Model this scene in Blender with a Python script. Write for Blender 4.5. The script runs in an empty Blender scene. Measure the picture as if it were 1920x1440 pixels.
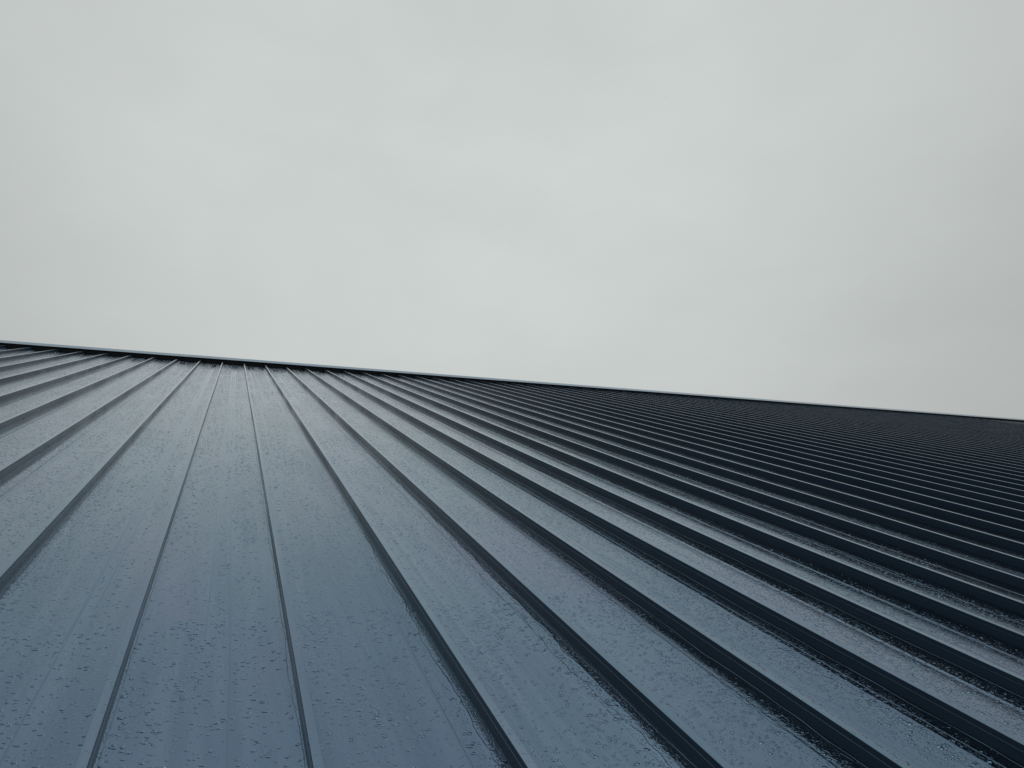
import bpy, math, random
import numpy as np
from mathutils import Matrix, Vector, Euler

scene = bpy.context.scene
col = scene.collection
R = math.radians

# ---------------------------------------------------------------- layout constants
S = 0.4                       # seam spacing, metres
PITCH = R(13.9)               # roof pitch
Z0 = 4.0                      # height of the roof frame origin
RIB_W, RIB_H = 0.0200, 0.0545
V_EAVE, V_RIDGE = 1.2 * S, 35.78 * S
U0, U1 = -16, 60              # first and last seam
M_ROOF = Matrix.Translation((0, 0, Z0)) @ Matrix.Rotation(PITCH, 4, 'X')

# ---------------------------------------------------------------- camera
Rm = ((0.91410289, -0.39361643, 0.0973756),
      (0.06775256, -0.0885025, -0.99376904),
      (0.3997818, 0.9150046, -0.05423187))
cam_d = bpy.data.cameras.new('camera')
cam = bpy.data.objects.new('camera', cam_d)
col.objects.link(cam)
cam_d.sensor_width = 36
cam_d.lens = 1200.5 / 1920 * 36
cam_d.clip_start = 0.02
cam_d.clip_end = 3000
loc = Vector((0.527 * S, 0, 2.1934 * S - 0.0010))
mc = Matrix(((Rm[0][0], -Rm[1][0], -Rm[2][0], loc.x),
             (Rm[0][1], -Rm[1][1], -Rm[2][1], loc.y),
             (Rm[0][2], -Rm[1][2], -Rm[2][2], loc.z),
             (0, 0, 0, 1)))
cam.matrix_world = M_ROOF @ mc
scene.camera = cam

# ---------------------------------------------------------------- sky, sun, exposure
SUN_EL, SUN_AZ = R(50), R(125)      # azimuth clockwise from +Y (up-slope)
w = bpy.data.worlds.new('World')
scene.world = w
w.use_nodes = True
nt = w.node_tree
N, L = nt.nodes, nt.links
N.clear()
out = N.new('ShaderNodeOutputWorld')
bg = N.new('ShaderNodeBackground')
bg.inputs['Strength'].default_value = 0.1
sky = N.new('ShaderNodeTexSky')
sky.sky_type = 'NISHITA'
sky.sun_disc = False
sky.sun_elevation = SUN_EL
sky.sun_rotation = SUN_AZ
sky.dust_density = 4
tc = N.new('ShaderNodeTexCoord')


def wnoise(scale, detail, rough, stretch):
    mp = N.new('ShaderNodeMapping')
    mp.inputs['Scale'].default_value = stretch
    L.new(tc.outputs['Generated'], mp.inputs['Vector'])
    n = N.new('ShaderNodeTexNoise')
    n.inputs['Scale'].default_value = scale
    n.inputs['Detail'].default_value = detail
    n.inputs['Roughness'].default_value = rough
    n.inputs['Distortion'].default_value = 0.4
    L.new(mp.outputs[0], n.inputs['Vector'])
    return n.outputs['Fac']


def wmath(op, a, b, clamp=False):
    m = N.new('ShaderNodeMath')
    m.operation = op
    m.use_clamp = clamp
    for i, x in enumerate((a, b)):
        if isinstance(x, (int, float)):
            m.inputs[i].default_value = x
        else:
            L.new(x, m.inputs[i])
    return m.outputs[0]


n1 = wnoise(1.6, 5, 0.5, (1, 1, 2.2))
n2 = wnoise(5.0, 6, 0.55, (1, 1, 1.8))
# thinner, brighter cloud ahead; thicker and darker towards the right-hand horizon
dotn = N.new('ShaderNodeVectorMath')
dotn.operation = 'DOT_PRODUCT'
L.new(tc.outputs['Generated'], dotn.inputs[0])
bd = Vector((0.30, 0.74, 0.60)).normalized()
dotn.inputs[1].default_value = bd
mr = N.new('ShaderNodeMapRange')
mr.interpolation_type = 'SMOOTHSTEP'
L.new(dotn.outputs['Value'], mr.inputs['Value'])
mr.inputs['From Min'].default_value = 0.55
mr.inputs['From Max'].default_value = 1.0
mr.inputs['To Min'].default_value = 0.70
mr.inputs['To Max'].default_value = 1.03
sep = N.new('ShaderNodeSeparateXYZ')
L.new(tc.outputs['Generated'], sep.inputs[0])
# zenith brighter than the horizon, as under any overcast
zen = N.new('ShaderNodeMapRange')
L.new(sep.outputs['Z'], zen.inputs['Value'])
zen.inputs['From Min'].default_value = 0.66
zen.inputs['From Max'].default_value = 1.0
zen.inputs['To Min'].default_value = 1.0
zen.inputs['To Max'].default_value = 1.3
c = wmath('ADD', wmath('MULTIPLY', wmath('SUBTRACT', n1, 0.5), 0.20),
          wmath('MULTIPLY', wmath('SUBTRACT', n2, 0.5), 0.10))
c = wmath('ADD', c, 1.0)
c = wmath('MULTIPLY', c, mr.outputs[0])
c = wmath('MULTIPLY', c, zen.outputs[0])
cc = N.new('ShaderNodeVectorMath')
cc.operation = 'SCALE'
cc.inputs[0].default_value = (5.95, 6.28, 6.14)
L.new(c, cc.inputs['Scale'])
mix = N.new('ShaderNodeMix')
mix.data_type = 'RGBA'
mix.inputs['Factor'].default_value = 0.96
L.new(sky.outputs[0], mix.inputs['A'])
L.new(cc.outputs[0], mix.inputs['B'])
L.new(mix.outputs['Result'], bg.inputs['Color'])
L.new(bg.outputs[0], out.inputs['Surface'])

sun_d = bpy.data.lights.new('sun', 'SUN')
sun_d.energy = 0.5
sun_d.angle = R(25)
sun_d.color = (1.0, 0.96, 0.9)
sun = bpy.data.objects.new('sun', sun_d)
col.objects.link(sun)
sdir = Vector((math.sin(SUN_AZ) * math.cos(SUN_EL), math.cos(SUN_AZ) * math.cos(SUN_EL), math.sin(SUN_EL)))
sun.rotation_euler = sdir.to_track_quat('Z', 'Y').to_euler()
sun.location = (0, 0, 40)

scene.view_settings.view_transform = 'Standard'
scene.view_settings.look = 'None'
scene.view_settings.exposure = 0.0
scene.view_settings.gamma = 1.0


# ---------------------------------------------------------------- materials
class NG:
    def __init__(self, name):
        self.m = bpy.data.materials.new(name)
        self.m.use_nodes = True
        self.N = self.m.node_tree.nodes
        self.L = self.m.node_tree.links
        self.b = self.N['Principled BSDF']

    def put(self, sock, x):
        if isinstance(x, bpy.types.NodeSocket):
            self.L.new(x, sock)
        else:
            sock.default_value = x

    def math(self, op, a, b=0.0, clamp=False):
        m = self.N.new('ShaderNodeMath')
        m.operation = op
        m.use_clamp = clamp
        self.put(m.inputs[0], a)
        self.put(m.inputs[1], b)
        return m.outputs[0]

    def mapr(self, v, a, b, c=0.0, d=1.0, smooth=True):
        m = self.N.new('ShaderNodeMapRange')
        m.interpolation_type = 'SMOOTHSTEP' if smooth else 'LINEAR'
        self.put(m.inputs['Value'], v)
        for k, x in zip(('From Min', 'From Max', 'To Min', 'To Max'), (a, b, c, d)):
            self.put(m.inputs[k], x)
        return m.outputs[0]

    def coord(self, scale=(1, 1, 1), loc=(0, 0, 0)):
        t = self.N.new('ShaderNodeTexCoord')
        mp = self.N.new('ShaderNodeMapping')
        mp.inputs['Scale'].default_value = scale
        mp.inputs['Location'].default_value = loc
        self.L.new(t.outputs['Object'], mp.inputs['Vector'])
        return mp.outputs[0]

    def noise(self, vec, scale, detail=2, rough=0.5, out='Fac'):
        n = self.N.new('ShaderNodeTexNoise')
        n.inputs['Scale'].default_value = scale
        n.inputs['Detail'].default_value = detail
        n.inputs['Roughness'].default_value = rough
        self.L.new(vec, n.inputs['Vector'])
        return n.outputs[out]

    def vadd(self, a, b, s):
        m = self.N.new('ShaderNodeVectorMath')
        m.operation = 'MULTIPLY_ADD'
        self.L.new(b, m.inputs[0])
        m.inputs[1].default_value = (s, s, s)
        self.L.new(a, m.inputs[2])
        return m.outputs[0]

    def vor(self, vec, scale):
        v = self.N.new('ShaderNodeTexVoronoi')
        v.inputs['Scale'].default_value = scale
        self.L.new(vec, v.inputs['Vector'])
        s = self.N.new('ShaderNodeSeparateColor')
        self.L.new(v.outputs['Color'], s.inputs[0])
        return v.outputs['Distance'], s.outputs[0], s.outputs[1]

    def mixc(self, f, a, b):
        m = self.N.new('ShaderNodeMix')
        m.data_type = 'RGBA'
        self.put(m.inputs['Factor'], f)
        self.put(m.inputs['A'], a)
        self.put(m.inputs['B'], b)
        return m.outputs['Result']


def roof_paint(name, wet=1.0, base=(0.116, 0.186, 0.270), rough=0.08, edge=(0.98, 1.0, 1.0), shaded_sides=False):
    g = NG(name)
    b = g.b
    c = g.coord()
    # ---- droplets: irregular beads of three sizes
    wob = g.noise(c, 60, 2, 0.5, 'Color')
    cw = g.vadd(c, wob, 0.010)

    def beads(scale, keep, rmin, rmax, height):
        d, ra, rb = g.vor(cw, scale)
        r = g.mapr(ra, 0, 1, rmin, rmax, False)
        k = g.math('LESS_THAN', rb, keep)
        q = g.math('DIVIDE', d, r)
        h = g.math('SUBTRACT', 1.0, g.math('MULTIPLY', q, q), True)
        return g.math('MULTIPLY', g.math('MULTIPLY', h, g.math('MULTIPLY', r, height)), k)

    h1 = beads(85, 0.6, 0.16, 0.5, 0.0011)
    h2 = beads(190, 0.85, 0.2, 0.6, 0.0008)
    h3 = beads(42, 0.3, 0.14, 0.35, 0.0020)
    film = g.math('MULTIPLY', g.noise(c, 70, 3, 0.6), 0.0004)
    # ---- runs: narrow wandering tracks down the slope, swept clear of beads
    sp = g.N.new('ShaderNodeSeparateXYZ')
    g.L.new(c, sp.inputs[0])
    wan = g.noise(g.coord((2.5, 1.6, 1)), 2.0, 3, 0.55)
    x = g.math('ADD', g.math('MULTIPLY', sp.outputs[0], 15.0), g.math('MULTIPLY', wan, 1.3))
    cell = g.math('FLOOR', x)
    fr = g.math('FRACT', x)
    wn = g.N.new('ShaderNodeTexWhiteNoise')
    wn.noise_dimensions = '1D'
    g.L.new(cell, wn.inputs['W'])
    cen = g.mapr(wn.outputs['Value'], 0, 1, 0.2, 0.8, False)
    dd = g.math('ABSOLUTE', g.math('SUBTRACT', fr, cen))
    cb = g.N.new('ShaderNodeCombineXYZ')
    g.put(cb.inputs[0], g.math('MULTIPLY', cell, 7.31))
    g.put(cb.inputs[1], g.math('MULTIPLY', sp.outputs[1], 0.45))
    pres = g.mapr(g.noise(cb.outputs[0], 1.0, 2, 0.5), 0.42, 0.50)
    track = g.math('MULTIPLY', g.mapr(dd, 0.025, 0.075, 1.0, 0.0), pres)
    patch = g.mapr(g.noise(g.coord((3.0, 0.7, 1)), 1.5, 3, 0.6), 0.35, 0.62, 0.35, 1.0)
    dens = g.math('MULTIPLY', g.math('SUBTRACT', 1.0, track), patch)
    H = g.math('MULTIPLY', g.math('ADD', g.math('ADD', h1, g.math('ADD', h2, h3)), film), dens)
    H = g.math('ADD', H, g.math('MULTIPLY', track, 0.0005))
    bump = g.N.new('ShaderNodeBump')
    bump.inputs['Strength'].default_value = 1.0 * wet
    bump.inputs['Distance'].default_value = 1.0
    g.L.new(H, bump.inputs['Height'])
    g.L.new(bump.outputs[0], b.inputs['Normal'])
    # ---- colour and gloss
    st = g.noise(g.coord((9, 0.5, 1)), 2.0, 4, 0.6)
    dirt = g.mapr(st, 0.35, 0.7)
    pur = g.mapr(g.noise(g.coord((1.2, 0.5, 1)), 1.3, 2, 0.5), 0.42, 0.68)
    oi = g.N.new('ShaderNodeObjectInfo')
    lc = g.mixc(dirt, (*base, 1), (base[0] * 1.26, base[1] * 1.2, base[2] * 1.15, 1))
    lc = g.mixc(g.math('MULTIPLY', pur, 0.45), lc, (base[0] * 1.5, base[1] * 1.05, base[2] * 1.15, 1))
    hs = g.N.new('ShaderNodeHueSaturation')
    g.put(hs.inputs['Value'], g.mapr(oi.outputs['Random'], 0, 1, 0.92, 1.08, False))
    g.put(hs.inputs['Saturation'], g.mapr(oi.outputs['Random'], 0, 1, 1.05, 0.92, False))
    g.L.new(lc, hs.inputs['Color'])
    g.L.new(hs.outputs[0], b.inputs['Base Color'])
    rg = g.mapr(st, 0.3, 0.7, rough - 0.04, rough + 0.08)
    g.L.new(rg, b.inputs['Roughness'])
    b.inputs['Metallic'].default_value = 1.0
    b.inputs['Specular Tint'].default_value = (*edge, 1)
    if shaded_sides:
        # shade painted into the upright faces: darker, matt base colour chosen by normal
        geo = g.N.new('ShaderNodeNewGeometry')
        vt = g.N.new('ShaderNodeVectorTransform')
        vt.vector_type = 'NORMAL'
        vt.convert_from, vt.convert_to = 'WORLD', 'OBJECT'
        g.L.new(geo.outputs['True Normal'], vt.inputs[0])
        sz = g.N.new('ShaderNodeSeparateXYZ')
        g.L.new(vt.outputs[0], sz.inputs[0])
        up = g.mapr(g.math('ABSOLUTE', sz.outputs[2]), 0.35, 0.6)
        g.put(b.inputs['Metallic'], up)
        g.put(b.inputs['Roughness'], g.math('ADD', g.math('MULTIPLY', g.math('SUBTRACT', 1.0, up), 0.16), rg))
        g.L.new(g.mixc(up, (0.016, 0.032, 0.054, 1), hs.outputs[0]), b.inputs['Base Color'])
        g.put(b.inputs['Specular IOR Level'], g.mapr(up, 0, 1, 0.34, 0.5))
    return g.m


M_pan = roof_paint('wet_roof_paint')
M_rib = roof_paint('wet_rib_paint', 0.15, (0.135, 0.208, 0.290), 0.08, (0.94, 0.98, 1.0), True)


def plain(name, colr, rough=0.7, nscale=6, var=0.15, bump=0.0):
    g = NG(name)
    n = g.noise(g.coord(), nscale, 5, 0.6)
    a = tuple(x * (1 - var) for x in colr) + (1,)
    bb = tuple(x * (1 + var) for x in colr) + (1,)
    g.L.new(g.mixc(n, a, bb), g.b.inputs['Base Color'])
    g.b.inputs['Roughness'].default_value = rough
    if bump:
        bp = g.N.new('ShaderNodeBump')
        bp.inputs['Strength'].default_value = 0.5
        bp.inputs['Distance'].default_value = bump
        g.L.new(n, bp.inputs['Height'])
        g.L.new(bp.outputs[0], g.b.inputs['Normal'])
    return g.m


M_closure = plain('dark_closure_foam', (0.006, 0.007, 0.009), 0.9, 60)
M_wall = plain('grey_wall_render', (0.30, 0.31, 0.32), 0.85, 9, 0.1, 0.004)
M_ground = plain('wet_asphalt', (0.05, 0.05, 0.052), 0.5, 14, 0.3, 0.01)
M_flat = plain('weathered_matt_sheet', (0.045, 0.055, 0.068), 0.75, 5, 0.1)
M_flat.node_tree.nodes['Principled BSDF'].inputs['Specular IOR Level'].default_value = 0.05
M_screw = plain('dark_screw_metal', (0.01, 0.01, 0.012), 0.5, 40)

gw = NG('rain_water')
gw.b.inputs['Base Color'].default_value = (0.120, 0.188, 0.268, 1)
gw.b.inputs['Roughness'].default_value = 0.06
gw.b.inputs['Metallic'].default_value = 1.0
gw.b.inputs['Specular Tint'].default_value = (0.9, 0.96, 1.0, 1)
M_water = gw.m


# ---------------------------------------------------------------- mesh helpers
def mesh(name, verts, faces, mat, smooth=False):
    me = bpy.data.meshes.new(name)
    me.from_pydata([tuple(v) for v in verts], [], faces)
    me.materials.append(mat)
    if smooth:
        me.polygons.foreach_set('use_smooth', [True] * len(me.polygons))
    me.update()
    return me


def link(name, me, parent=None, mat=None):
    o = bpy.data.objects.new(name, me)
    col.objects.link(o)
    if mat is not None:
        o.matrix_world = mat
    if parent is not None:
        o.parent = parent
    return o


def grid(us, vs, zf):
    V = [(u, v, zf(u, v, i)) for v in vs for i, u in enumerate(us)]
    n = len(us)
    F = [(j * n + i, j * n + i + 1, (j + 1) * n + i + 1, (j + 1) * n + i)
         for j in range(len(vs) - 1) for i in range(n - 1)]
    return V, F


def extrude(profile, path, closed=False):
    """sweep a list of (a, z) along a list of (du, v) positions"""
    n = len(profile)
    V = [(a + du, v, z) for du, v in path for a, z in profile]
    F = []
    for j in range(len(path) - 1):
        for i in range(n if closed else n - 1):
            k = (i + 1) % n
            F.append((j * n + i, j * n + k, (j + 1) * n + k, (j + 1) * n + i))
    if closed:
        F.append(tuple(range(n))[::-1])
        F.append(tuple((len(path) - 1) * n + i for i in range(n)))
    return V, F


# ---------------------------------------------------------------- the building
rng = np.random.default_rng(5)
building = bpy.data.objects.new('metal_roof_building', None)
col.objects.link(building)
building['label'] = 'long building under a wet dark blue standing seam metal roof against grey sky'
building['category'] = 'building'

# each pan: flat sheet with two shallow stiffening beads, upturned at the seams, faint oil-canning
PENCIL = [(0.27, 0.010), (0.80, 0.009)]


def pan_z(x, v, seed, sag, pen):
    """height of a pan at offset x from its seam and distance v up the slope (arrays)"""
    z = 0.0 * x
    for c0, wd in PENCIL:
        z = z + pen * (0.0011 + 0.0005 * np.sin(seed * 5)) * np.exp(-((x - c0 * S) / wd) ** 2)
    t = (x - RIB_W) / (S - RIB_W)
    wave = np.sin(v * 1.9 + seed) * np.sin(v * 0.73 + seed * 2.1)
    z = z + np.sin(np.pi * np.clip(t, 0, 1)) * (0.0013 * wave + sag)
    z = z + 0.0007 * np.sin(2 * np.pi * t) * np.sin(v * 2.7 + seed * 3)
    e = np.minimum(x - RIB_W, S - x)
    return z + 0.0090 * np.clip((0.130 - e) / 0.130, 0, 1.02) ** 2


SHAPE = {}


def surf(x, v):
    """height of the pans at world-along-ridge x (arrays)"""
    i = np.clip(np.floor(x / S).astype(int), U0, U1 - 1)
    se = np.array([SHAPE[k] for k in range(U0, U1)])[i - U0]
    return pan_z(x - i * S, v, se[..., 0], se[..., 1], se[..., 2])


xs = sorted(set([RIB_W - 0.001, RIB_W + 0.003, RIB_W + 0.007, RIB_W + 0.012] +
                list(np.linspace(0.045, 0.36, 12)) + [0.026, 0.034, 0.055, 0.067, 0.076, 0.344, 0.352, 0.366, 0.372, 0.380, 0.388, 0.393, 0.397, S + 0.001] +
                [c0 * S + k * 0.004 for c0, _ in PENCIL for k in range(-5, 6)]))
pans, seams = [], []
for i in range(U0, U1):
    u = i * S
    seed = rng.uniform(0, 6.28)
    sag = rng.uniform(-0.0008, 0.0008)
    nv = 90 if -4 <= i <= 12 else 36
    vs = V_EAVE + (V_RIDGE + 0.02 - V_EAVE) * np.linspace(0, 1, nv) ** 1.35
    pen = 0.25 if -1 <= i <= 1 else 1.0      # the stiffening beads are fainter in the nearest pans
    SHAPE[i] = (seed, sag, pen)
    XX, VV = np.meshgrid(np.array(xs), vs)
    ZZ = pan_z(XX, VV, seed, sag, pen)
    V = np.stack([XX + u, VV, ZZ], 2).reshape(-1, 3).tolist()
    n_ = len(xs)
    F = [(q * n_ + k, q * n_ + k + 1, (q + 1) * n_ + k + 1, (q + 1) * n_ + k) for q in range(nv - 1) for k in range(n_ - 1)]
    p = link('roof_panel', mesh('roof_panel', V, F, M_pan, True), None, M_ROOF)
    p.parent = building
    pans.append(p)

W, H = RIB_W, RIB_H
rib = [(-0.0012, 0.0006), (-0.0003, 0.0020), (-0.0003, 0.0378), (0.0, 0.0380), (0.0, H - 0.0008), (0.0006, H),
       (W - 0.0006, H), (W, H - 0.0008), (W, 0.0380), (W + 0.0003, 0.0378), (W + 0.0003, 0.0020), (W + 0.0012, 0.0006)]
for i in range(U0, U1 + 1):
    u = i * S
    nv = 40 if -4 <= i <= 12 else 10
    vs = V_EAVE + (V_RIDGE + 0.012 - V_EAVE) * np.linspace(0, 1, nv) ** 1.3
    amp = 0.0009 if -6 <= i <= 16 else 0.0003
    ph = rng.uniform(0, 6.28)
    path = [(u + amp * math.sin(v * 1.1 + ph), v) for v in vs]
    V, F = extrude(rib, path, True)
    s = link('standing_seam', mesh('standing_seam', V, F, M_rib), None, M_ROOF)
    s.parent = building
    seams.append(s)

# screw head low on the side of the third seam right of the viewer
V, F = [], []
cx, cv, cz = 3 * S - 0.002, 17.2 * S, 0.024
n = 10
for r_, dx in ((0.011, 0), (0.011, -0.004), (0.006, -0.008)):
    for k in range(n):
        t = 2 * math.pi * k / n
        V.append((cx + dx, cv + 1.4 * r_ * math.cos(t), cz + r_ * math.sin(t)))
for j in range(2):
    for k in range(n):
        F.append((j * n + k, j * n + (k + 1) % n, (j + 1) * n + (k + 1) % n, (j + 1) * n + k))
F.append(tuple(2 * n + k for k in range(n)))
sc = link('screw', mesh('screw', V, F, M_screw), None, M_ROOF)
sc.parent = seams[3 - U0]

# ridge: dark recessed closure strip, then the cap in lapped lengths
ua, ub = U0 * S, (U1 + 16) * S
V, F = [], []
cl_v, cl_h = V_RIDGE + 0.008, 0.0900
V = [(ua, cl_v, -0.01), (ub, cl_v, -0.01), (ub, cl_v, cl_h), (ua, cl_v, cl_h),
     (ua, cl_v + 0.05, -0.01), (ub, cl_v + 0.05, -0.01), (ub, cl_v + 0.05, cl_h), (ua, cl_v + 0.05, cl_h)]
F = [(0, 1, 2, 3), (3, 2, 6, 7), (4, 7, 6, 5), (0, 3, 7, 4), (1, 5, 6, 2)]
cl = link('ridge_closure', mesh('ridge_closure', V, F, M_closure), None, M_ROOF)
cl.parent = building

apex_v, apex_z = V_RIDGE + 0.17, 0.1278
# local frame vector for the far side of the cap: falls at twice the pitch seen from this slope
bx, bz = math.cos(2 * PITCH), -math.sin(2 * PITCH)
cap_pts = [(V_RIDGE - 0.016, 0.0875), (V_RIDGE - 0.016, 0.0930), (apex_v, apex_z),
           (apex_v + 0.19 * bx, apex_z + 0.19 * bz + 0.01)]
cap_len = 13 * S
joints = [U0, -1.6, 11.4, 24.36, 37.17, 48.6, 59.44, U1 + 16]
for k in range(len(joints) - 1):
    x0, x1 = joints[k] * S, joints[k + 1] * S + 0.06
    lift = 0.0025 * (k % 2)
    outer = [(v, z + lift * 0.6) for v, z in cap_pts]
    inner = [(v + 0.001, z - 0.0012 + lift) for v, z in cap_pts][::-1]
    inner[-1] = (outer[0][0] + 0.0012, outer[0][1])
    prof = outer + inner
    m_ = len(prof)
    V = [(x, v, z) for x in (x0, x1) for v, z in prof]
    F = [(a, (a + 1) % m_, m_ + (a + 1) % m_, m_ + a) for a in range(m_)]
    F += [(0, 1, 6, 7), (1, 2, 5, 6), (2, 3, 4, 5)]
    F += [tuple(m_ + q for q in f)[::-1] for f in ((0, 1, 6, 7), (1, 2, 5, 6), (2, 3, 4, 5))]
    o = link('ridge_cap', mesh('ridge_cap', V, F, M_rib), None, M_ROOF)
    o.parent = building
    if k < len(joints) - 2:
        # lap rivet near each joint
        x = x1 - 0.03
        V, F = [], []
        for zz, rr in ((0, 0.008), (0.004, 0.007), (0.006, 0.003)):
            for q in range(8):
                t = q * math.pi / 4
                V.append((x + rr * math.cos(t), apex_v - 0.02 + rr * math.sin(t), apex_z - 0.004 + zz + lift))
        for j in range(2):
            for q in range(8):
                F.append((j * 8 + q, j * 8 + (q + 1) % 8, j * 8 + 8 + (q + 1) % 8, j * 8 + 8 + q))
        F.append(tuple(16 + q for q in range(8)))
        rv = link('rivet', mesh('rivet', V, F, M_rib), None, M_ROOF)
        rv.parent = o

# smooth flat sheet beyond the last seam
V = [(U1 * S + W + .004, V_EAVE, 0.02), (ub, V_EAVE, 0.02), (ub, V_RIDGE + .02, 0.02), (U1 * S + W + .004, V_RIDGE + .02, 0.02)]
V += [(a, b, 0.0) for a, b, c_ in V]
F = [(0, 1, 2, 3), (4, 7, 6, 5), (0, 4, 5, 1), (1, 5, 6, 2), (2, 6, 7, 3), (3, 7, 4, 0)]
o = link('flat_sheet', mesh('flat_sheet', V, F, M_flat), None, M_ROOF)
o.parent = building
o['label'] = 'smooth unribbed roof sheet at the far end'

# back slope, eave trim, gable and side walls (world-oriented)
ca, sa = math.cos(PITCH), math.sin(PITCH)


def wp(u, v, z):
    return (u, v * ca - z * sa, Z0 + v * sa + z * ca)


rx, ry, rz = wp(0, V_RIDGE + 0.05, -0.02)
back_y = ry + (ry - wp(0, V_EAVE, 0)[1])
eave_z = wp(0, V_EAVE, 0)[2]
V = [(ua, ry, rz), (ub, ry, rz), (ub, back_y, eave_z), (ua, back_y, eave_z),
     (ua, ry, rz - .03), (ub, ry, rz - .03), (ub, back_y, eave_z - .03), (ua, back_y, eave_z - .03)]
F = [(0, 1, 2, 3), (4, 7, 6, 5), (0, 4, 5, 1), (1, 5, 6, 2), (2, 6, 7, 3), (3, 7, 4, 0)]
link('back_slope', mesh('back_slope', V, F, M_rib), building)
e0, e1 = wp(0, V_EAVE - 0.002, 0.0), wp(0, V_EAVE - 0.012, 0.004)
yy = e0[1]
V = []
for x in (ua, ub):
    V += [(x, yy, e0[2] + .0), (x, yy - .02, e0[2] - .002), (x, yy - .02, e0[2] - .16), (x, yy, e0[2] - .16)]
F = [(0, 1, 5, 4), (1, 2, 6, 5), (2, 3, 7, 6), (3, 0, 4, 7), (0, 3, 2, 1), (4, 5, 6, 7)]
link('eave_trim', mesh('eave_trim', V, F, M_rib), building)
fy = yy + 0.30
by = back_y - 0.30
zt = lambda y: eave_z + (min(y, 2 * ry - y) - yy) * math.tan(PITCH) - 0.06
xw0, xw1 = ua + .1, ub - .1
V = [(xw0, fy, 0), (xw1, fy, 0), (xw1, fy, zt(fy)), (xw0, fy, zt(fy)),
     (xw0, by, 0), (xw1, by, 0), (xw1, by, zt(fy)), (xw0, by, zt(fy)),
     (xw0, ry, zt(ry)), (xw1, ry, zt(ry))]
F = [(0, 1, 2, 3), (5, 4, 7, 6), (4, 0, 3, 8, 7), (1, 5, 6, 9, 2)]
link('wall', mesh('wall', V, F, M_wall), building)

# ---------------------------------------------------------------- rain beads lying on the sheets
VB, FB, NV = [], [], 0


def push(v, f):
    """v (n,3) vertices; f (m,k) local faces"""
    global NV
    VB.append(v)
    FB.append((f + NV).astype(np.int32))
    NV += len(v)


r = np.random.default_rng(11)


def wander(v, amp, step):
    """smooth random side-to-side path sampled at v"""
    k = np.arange(v[0] - step, v[-1] + 2 * step, step)
    w_ = r.normal(0, amp, len(k))
    return np.interp(v, k, np.convolve(w_, [.25, .5, .25], 'same'))


# runs: thin flat threads of water that have wandered down each pan from the ridge
runs = {}
for i in range(-9, 18):
    lst = []
    for j in range(int(r.integers(4, 8))):
        x0 = i * S + r.uniform(0.05, S - 0.045)
        if j == 0 and i >= 2:
            x0 = (i + 0.80) * S + 0.004
        vt = (34.8 if r.random() < 0.75 else r.uniform(12, 30)) * S
        vb = max(1.9, r.uniform(-2, 22)) * S
        if vt - vb < 1.0:
            continue
        vv = np.arange(vb, vt, 0.03)
        drift = wander(vv, 0.007, 0.9) + wander(vv, 0.0016, 0.10)
        xx = x0 + drift
        hw = r.uniform(0.0012, 0.0026) * (0.7 + 0.5 * np.clip(wander(vv, 1.0, 0.25) + .5, 0, 1))
        hw = hw * (1 + 0.05 * vv / S)
        lst.append((vv, xx, hw))
        n_ = len(vv)
        cols = [(-1, 0.0004), (-0.55, 0.0010), (0.55, 0.0010), (1, 0.0004)]
        P = np.stack([np.stack([xx + c_ * hw, vv, surf(xx + c_ * hw, vv) + z_ - .0003], 1) for c_, z_ in cols], 1).reshape(-1, 3)
        a_ = (np.arange(n_ - 1)[:, None] * 4 + np.arange(3)[None, :]).ravel()
        push(P, np.stack([a_, a_ + 1, a_ + 5, a_ + 4], 1))
    runs[i] = lst

ANG = {n_: np.arange(n_) * 2 * np.pi / n_ for n_ in (5, 6, 8)}


def caps(x, y, z, s_, asp, h, nseg, rings):
    """low domes, slightly fuller on the downhill side"""
    m_ = len(x)
    if m_ == 0:
        return
    ang = ANG[nseg]
    wob = 1 + r.uniform(-.22, .22, (m_, nseg))
    rows = []
    for rr, hh in rings:
        px = x[:, None] + (s_ * rr * asp)[:, None] * wob * np.cos(ang)
        py = y[:, None] + (s_ * rr)[:, None] * wob * np.sin(ang) - (0.20 * s_ * (rr < .9))[:, None]
        pz = z + (h * hh)[:, None] + 0 * px
        rows.append(np.stack([px, py, pz], 2))
    rows.append(np.stack([x, y - .20 * s_, np.ravel(z) + h], 1)[:, None, :])
    P = np.concatenate(rows, 1)
    nr = len(rings)
    per = nr * nseg + 1
    q = np.arange(nseg)
    q1 = (q + 1) % nseg
    base = (np.arange(m_) * per)[:, None]
    quads = []
    for j in range(nr - 1):
        quads.append(np.stack([base + j * nseg + q, base + j * nseg + q1, base + (j + 1) * nseg + q1, base + (j + 1) * nseg + q], 2).reshape(-1, 4))
    tri = np.stack([base + (nr - 1) * nseg + q, base + (nr - 1) * nseg + q1, base + nr * nseg + 0 * q], 2).reshape(-1, 3)
    global NV
    VB.append(P.reshape(-1, 3))
    if quads:
        FB.append((np.concatenate(quads) + NV).astype(np.int32))
    FB.append((tri + NV).astype(np.int32))
    NV += m_ * per


R3 = [(1.0, 0.0), (0.84, 0.42), (0.48, 0.84)]
R2 = [(1.0, 0.0), (0.6, 0.66)]
R1 = [(1.0, 0.0)]


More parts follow.
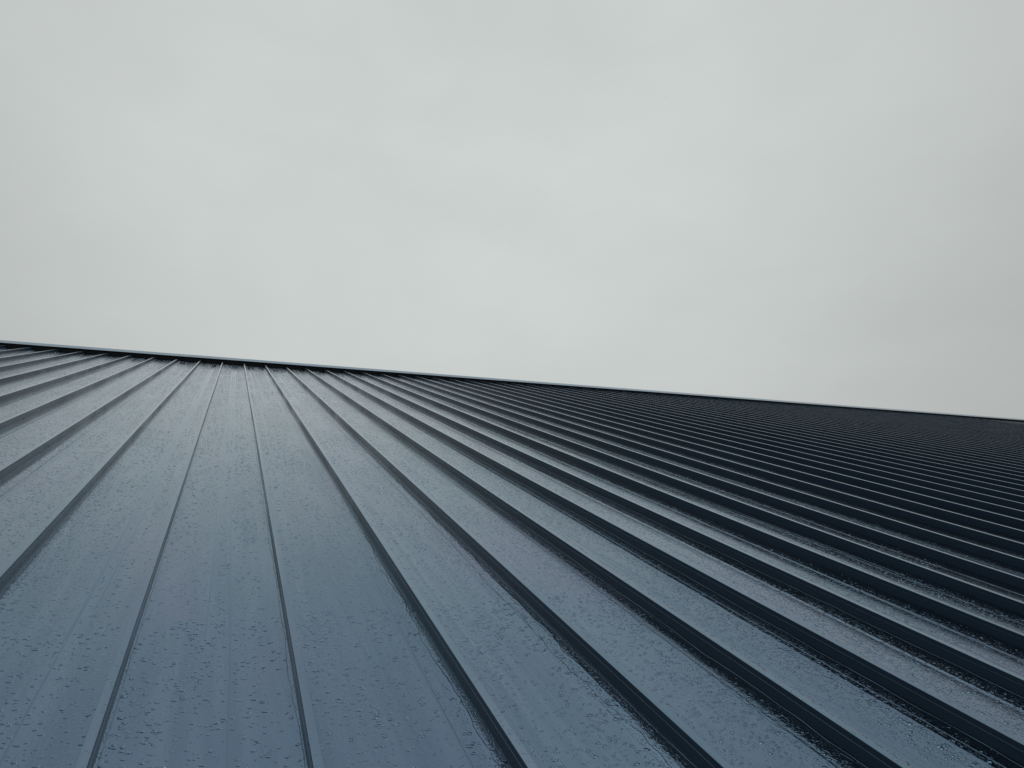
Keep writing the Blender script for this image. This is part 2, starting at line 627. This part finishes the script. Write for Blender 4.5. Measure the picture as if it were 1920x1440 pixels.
def field(i, v0, v1, dens, smin, smax, nseg, rings, hmin=0.17, hmax=0.32):
    u = i * S
    n_ = int((S - .036) * (v1 - v0) * S * dens)
    x = r.uniform(u + .028, u + S - .008, n_)
    y = r.uniform(v0 * S, v1 * S, n_)
    f = np.sin(x * 23 + 3 * np.sin(y * 2.1)) + np.sin(y * 11 + 2 * np.sin(x * 9)) * .7 + np.sin(x * 61 + y * 3) * .5
    keep = r.uniform(-5.0, 2.0, n_) < f
    for vv, xx, hw in runs.get(i, []):
        ins = (y > vv[0]) & (y < vv[-1])
        d = np.abs(x - np.interp(y, vv, xx))
        keep &= ~(ins & (d < 0.0035 + np.interp(y, vv, hw)))
    keep &= (x < u + S - .05) | (r.random(n_) < 0.28)
    x, y = x[keep], y[keep]
    m_ = len(x)
    s_ = smin * (smax / smin) ** (r.random(m_) ** 1.6)
    asp = r.uniform(0.8, 2.0, m_)
    caps(x, y, surf(x, y)[:, None] - 0.0001, s_, asp, s_ * r.uniform(hmin, hmax, m_), nseg, rings)


for i in range(-3, 8):
    field(i, 1.9, 5.0, 10500, 0.0008, 0.0058, 8, R3)
for i in range(-4, 10):
    field(i, 5.0, 7.5, 6500, 0.0011, 0.0052, 6, R2)
    field(i, 7.5, 10, 5000, 0.0014, 0.0052, 6, R2)
for i in range(-7, 14):
    field(i, 10, 14, 3400, 0.0019, 0.0055, 5, R2, .18, .32)
    field(i, 14, 20, 1800, 0.0024, 0.0060, 5, R1, .22, .40)
for i in range(-9, 18):
    field(i, 20, 27, 1300, 0.0030, 0.0066, 5, R1, .25, .45)
    field(i, 27, 35.4, 900, 0.0036, 0.0075, 5, R1, .25, .45)
# beads on top of the seams
for i in range(-3, 9):
    n_ = 420
    s_ = 0.0010 * 4.2 ** (r.random(n_) ** 1.5)
    caps(r.uniform(i * S + .003, i * S + RIB_W - .003, n_), r.uniform(1.9 * S, 11 * S, n_), RIB_H - .0001,
         s_, r.uniform(.8, 1.5, n_), s_ * r.uniform(.10, .2, n_), 6, R2)


# creeping threads of water at the foot of the seams
def trickle(u, v0, v1, amp, rad):
    vv = np.arange(v0, v1, 0.010)
    x = u + wander(vv, amp, 0.07) + wander(vv, amp * .6, 0.028)
    n_ = len(vv)
    a5 = np.linspace(0, math.pi, 5)
    rr = rad * (1 + .35 * np.clip(wander(vv, 1.0, 0.03), -1, 1))
    P = np.stack([np.stack([x + rr * math.cos(t), vv, surf(x, vv) + rr * 0.75 * math.sin(t)], 1) for t in a5], 1).reshape(-1, 3)
    a_ = (np.arange(n_ - 1)[:, None] * 5 + np.arange(4)[None, :]).ravel()
    push(P, np.stack([a_, a_ + 1, a_ + 6, a_ + 5], 1))


for i in range(-3, 7):
    trickle(i * S - 0.008, 1.8 * S, 16 * S, 0.0028, 0.0010)
    trickle(i * S + RIB_W + 0.006, 1.8 * S, 16 * S, 0.0008, 0.0008)

allv = np.concatenate(VB).astype(np.float32)
tot = np.concatenate([np.full(len(f), f.shape[1], np.int32) for f in FB])
lv = np.concatenate([f.ravel() for f in FB]).astype(np.int32)
me = bpy.data.meshes.new('water_droplets')
me.vertices.add(len(allv))
me.vertices.foreach_set('co', allv.ravel())
me.loops.add(len(lv))
me.loops.foreach_set('vertex_index', lv)
me.polygons.add(len(tot))
me.polygons.foreach_set('loop_start', np.concatenate([[0], np.cumsum(tot)[:-1]]).astype(np.int32))
me.polygons.foreach_set('loop_total', tot)
me.polygons.foreach_set('use_smooth', np.ones(len(tot), bool))
me.update(calc_edges=True)
me.materials.append(M_water)
wd = link('water_droplets', me, None, M_ROOF)
wd['label'] = 'rain droplets and thin trickles beaded over the wet metal roof panels'
wd['category'] = 'water'
wd['kind'] = 'stuff'

# ---------------------------------------------------------------- ground
G = 600
nseg_ = 24
gx = np.linspace(-G, G, nseg_ + 1)
V = [(x, y, 0.0) for y in gx for x in gx]
F = [(j * (nseg_ + 1) + i, j * (nseg_ + 1) + i + 1, (j + 1) * (nseg_ + 1) + i + 1, (j + 1) * (nseg_ + 1) + i)
     for j in range(nseg_) for i in range(nseg_)]
gr = link('ground', mesh('ground', V, F, M_ground))
gr['kind'] = 'structure'
gr['label'] = 'wet dark asphalt ground around the building'
gr['category'] = 'ground'
print('water faces', len(tot))
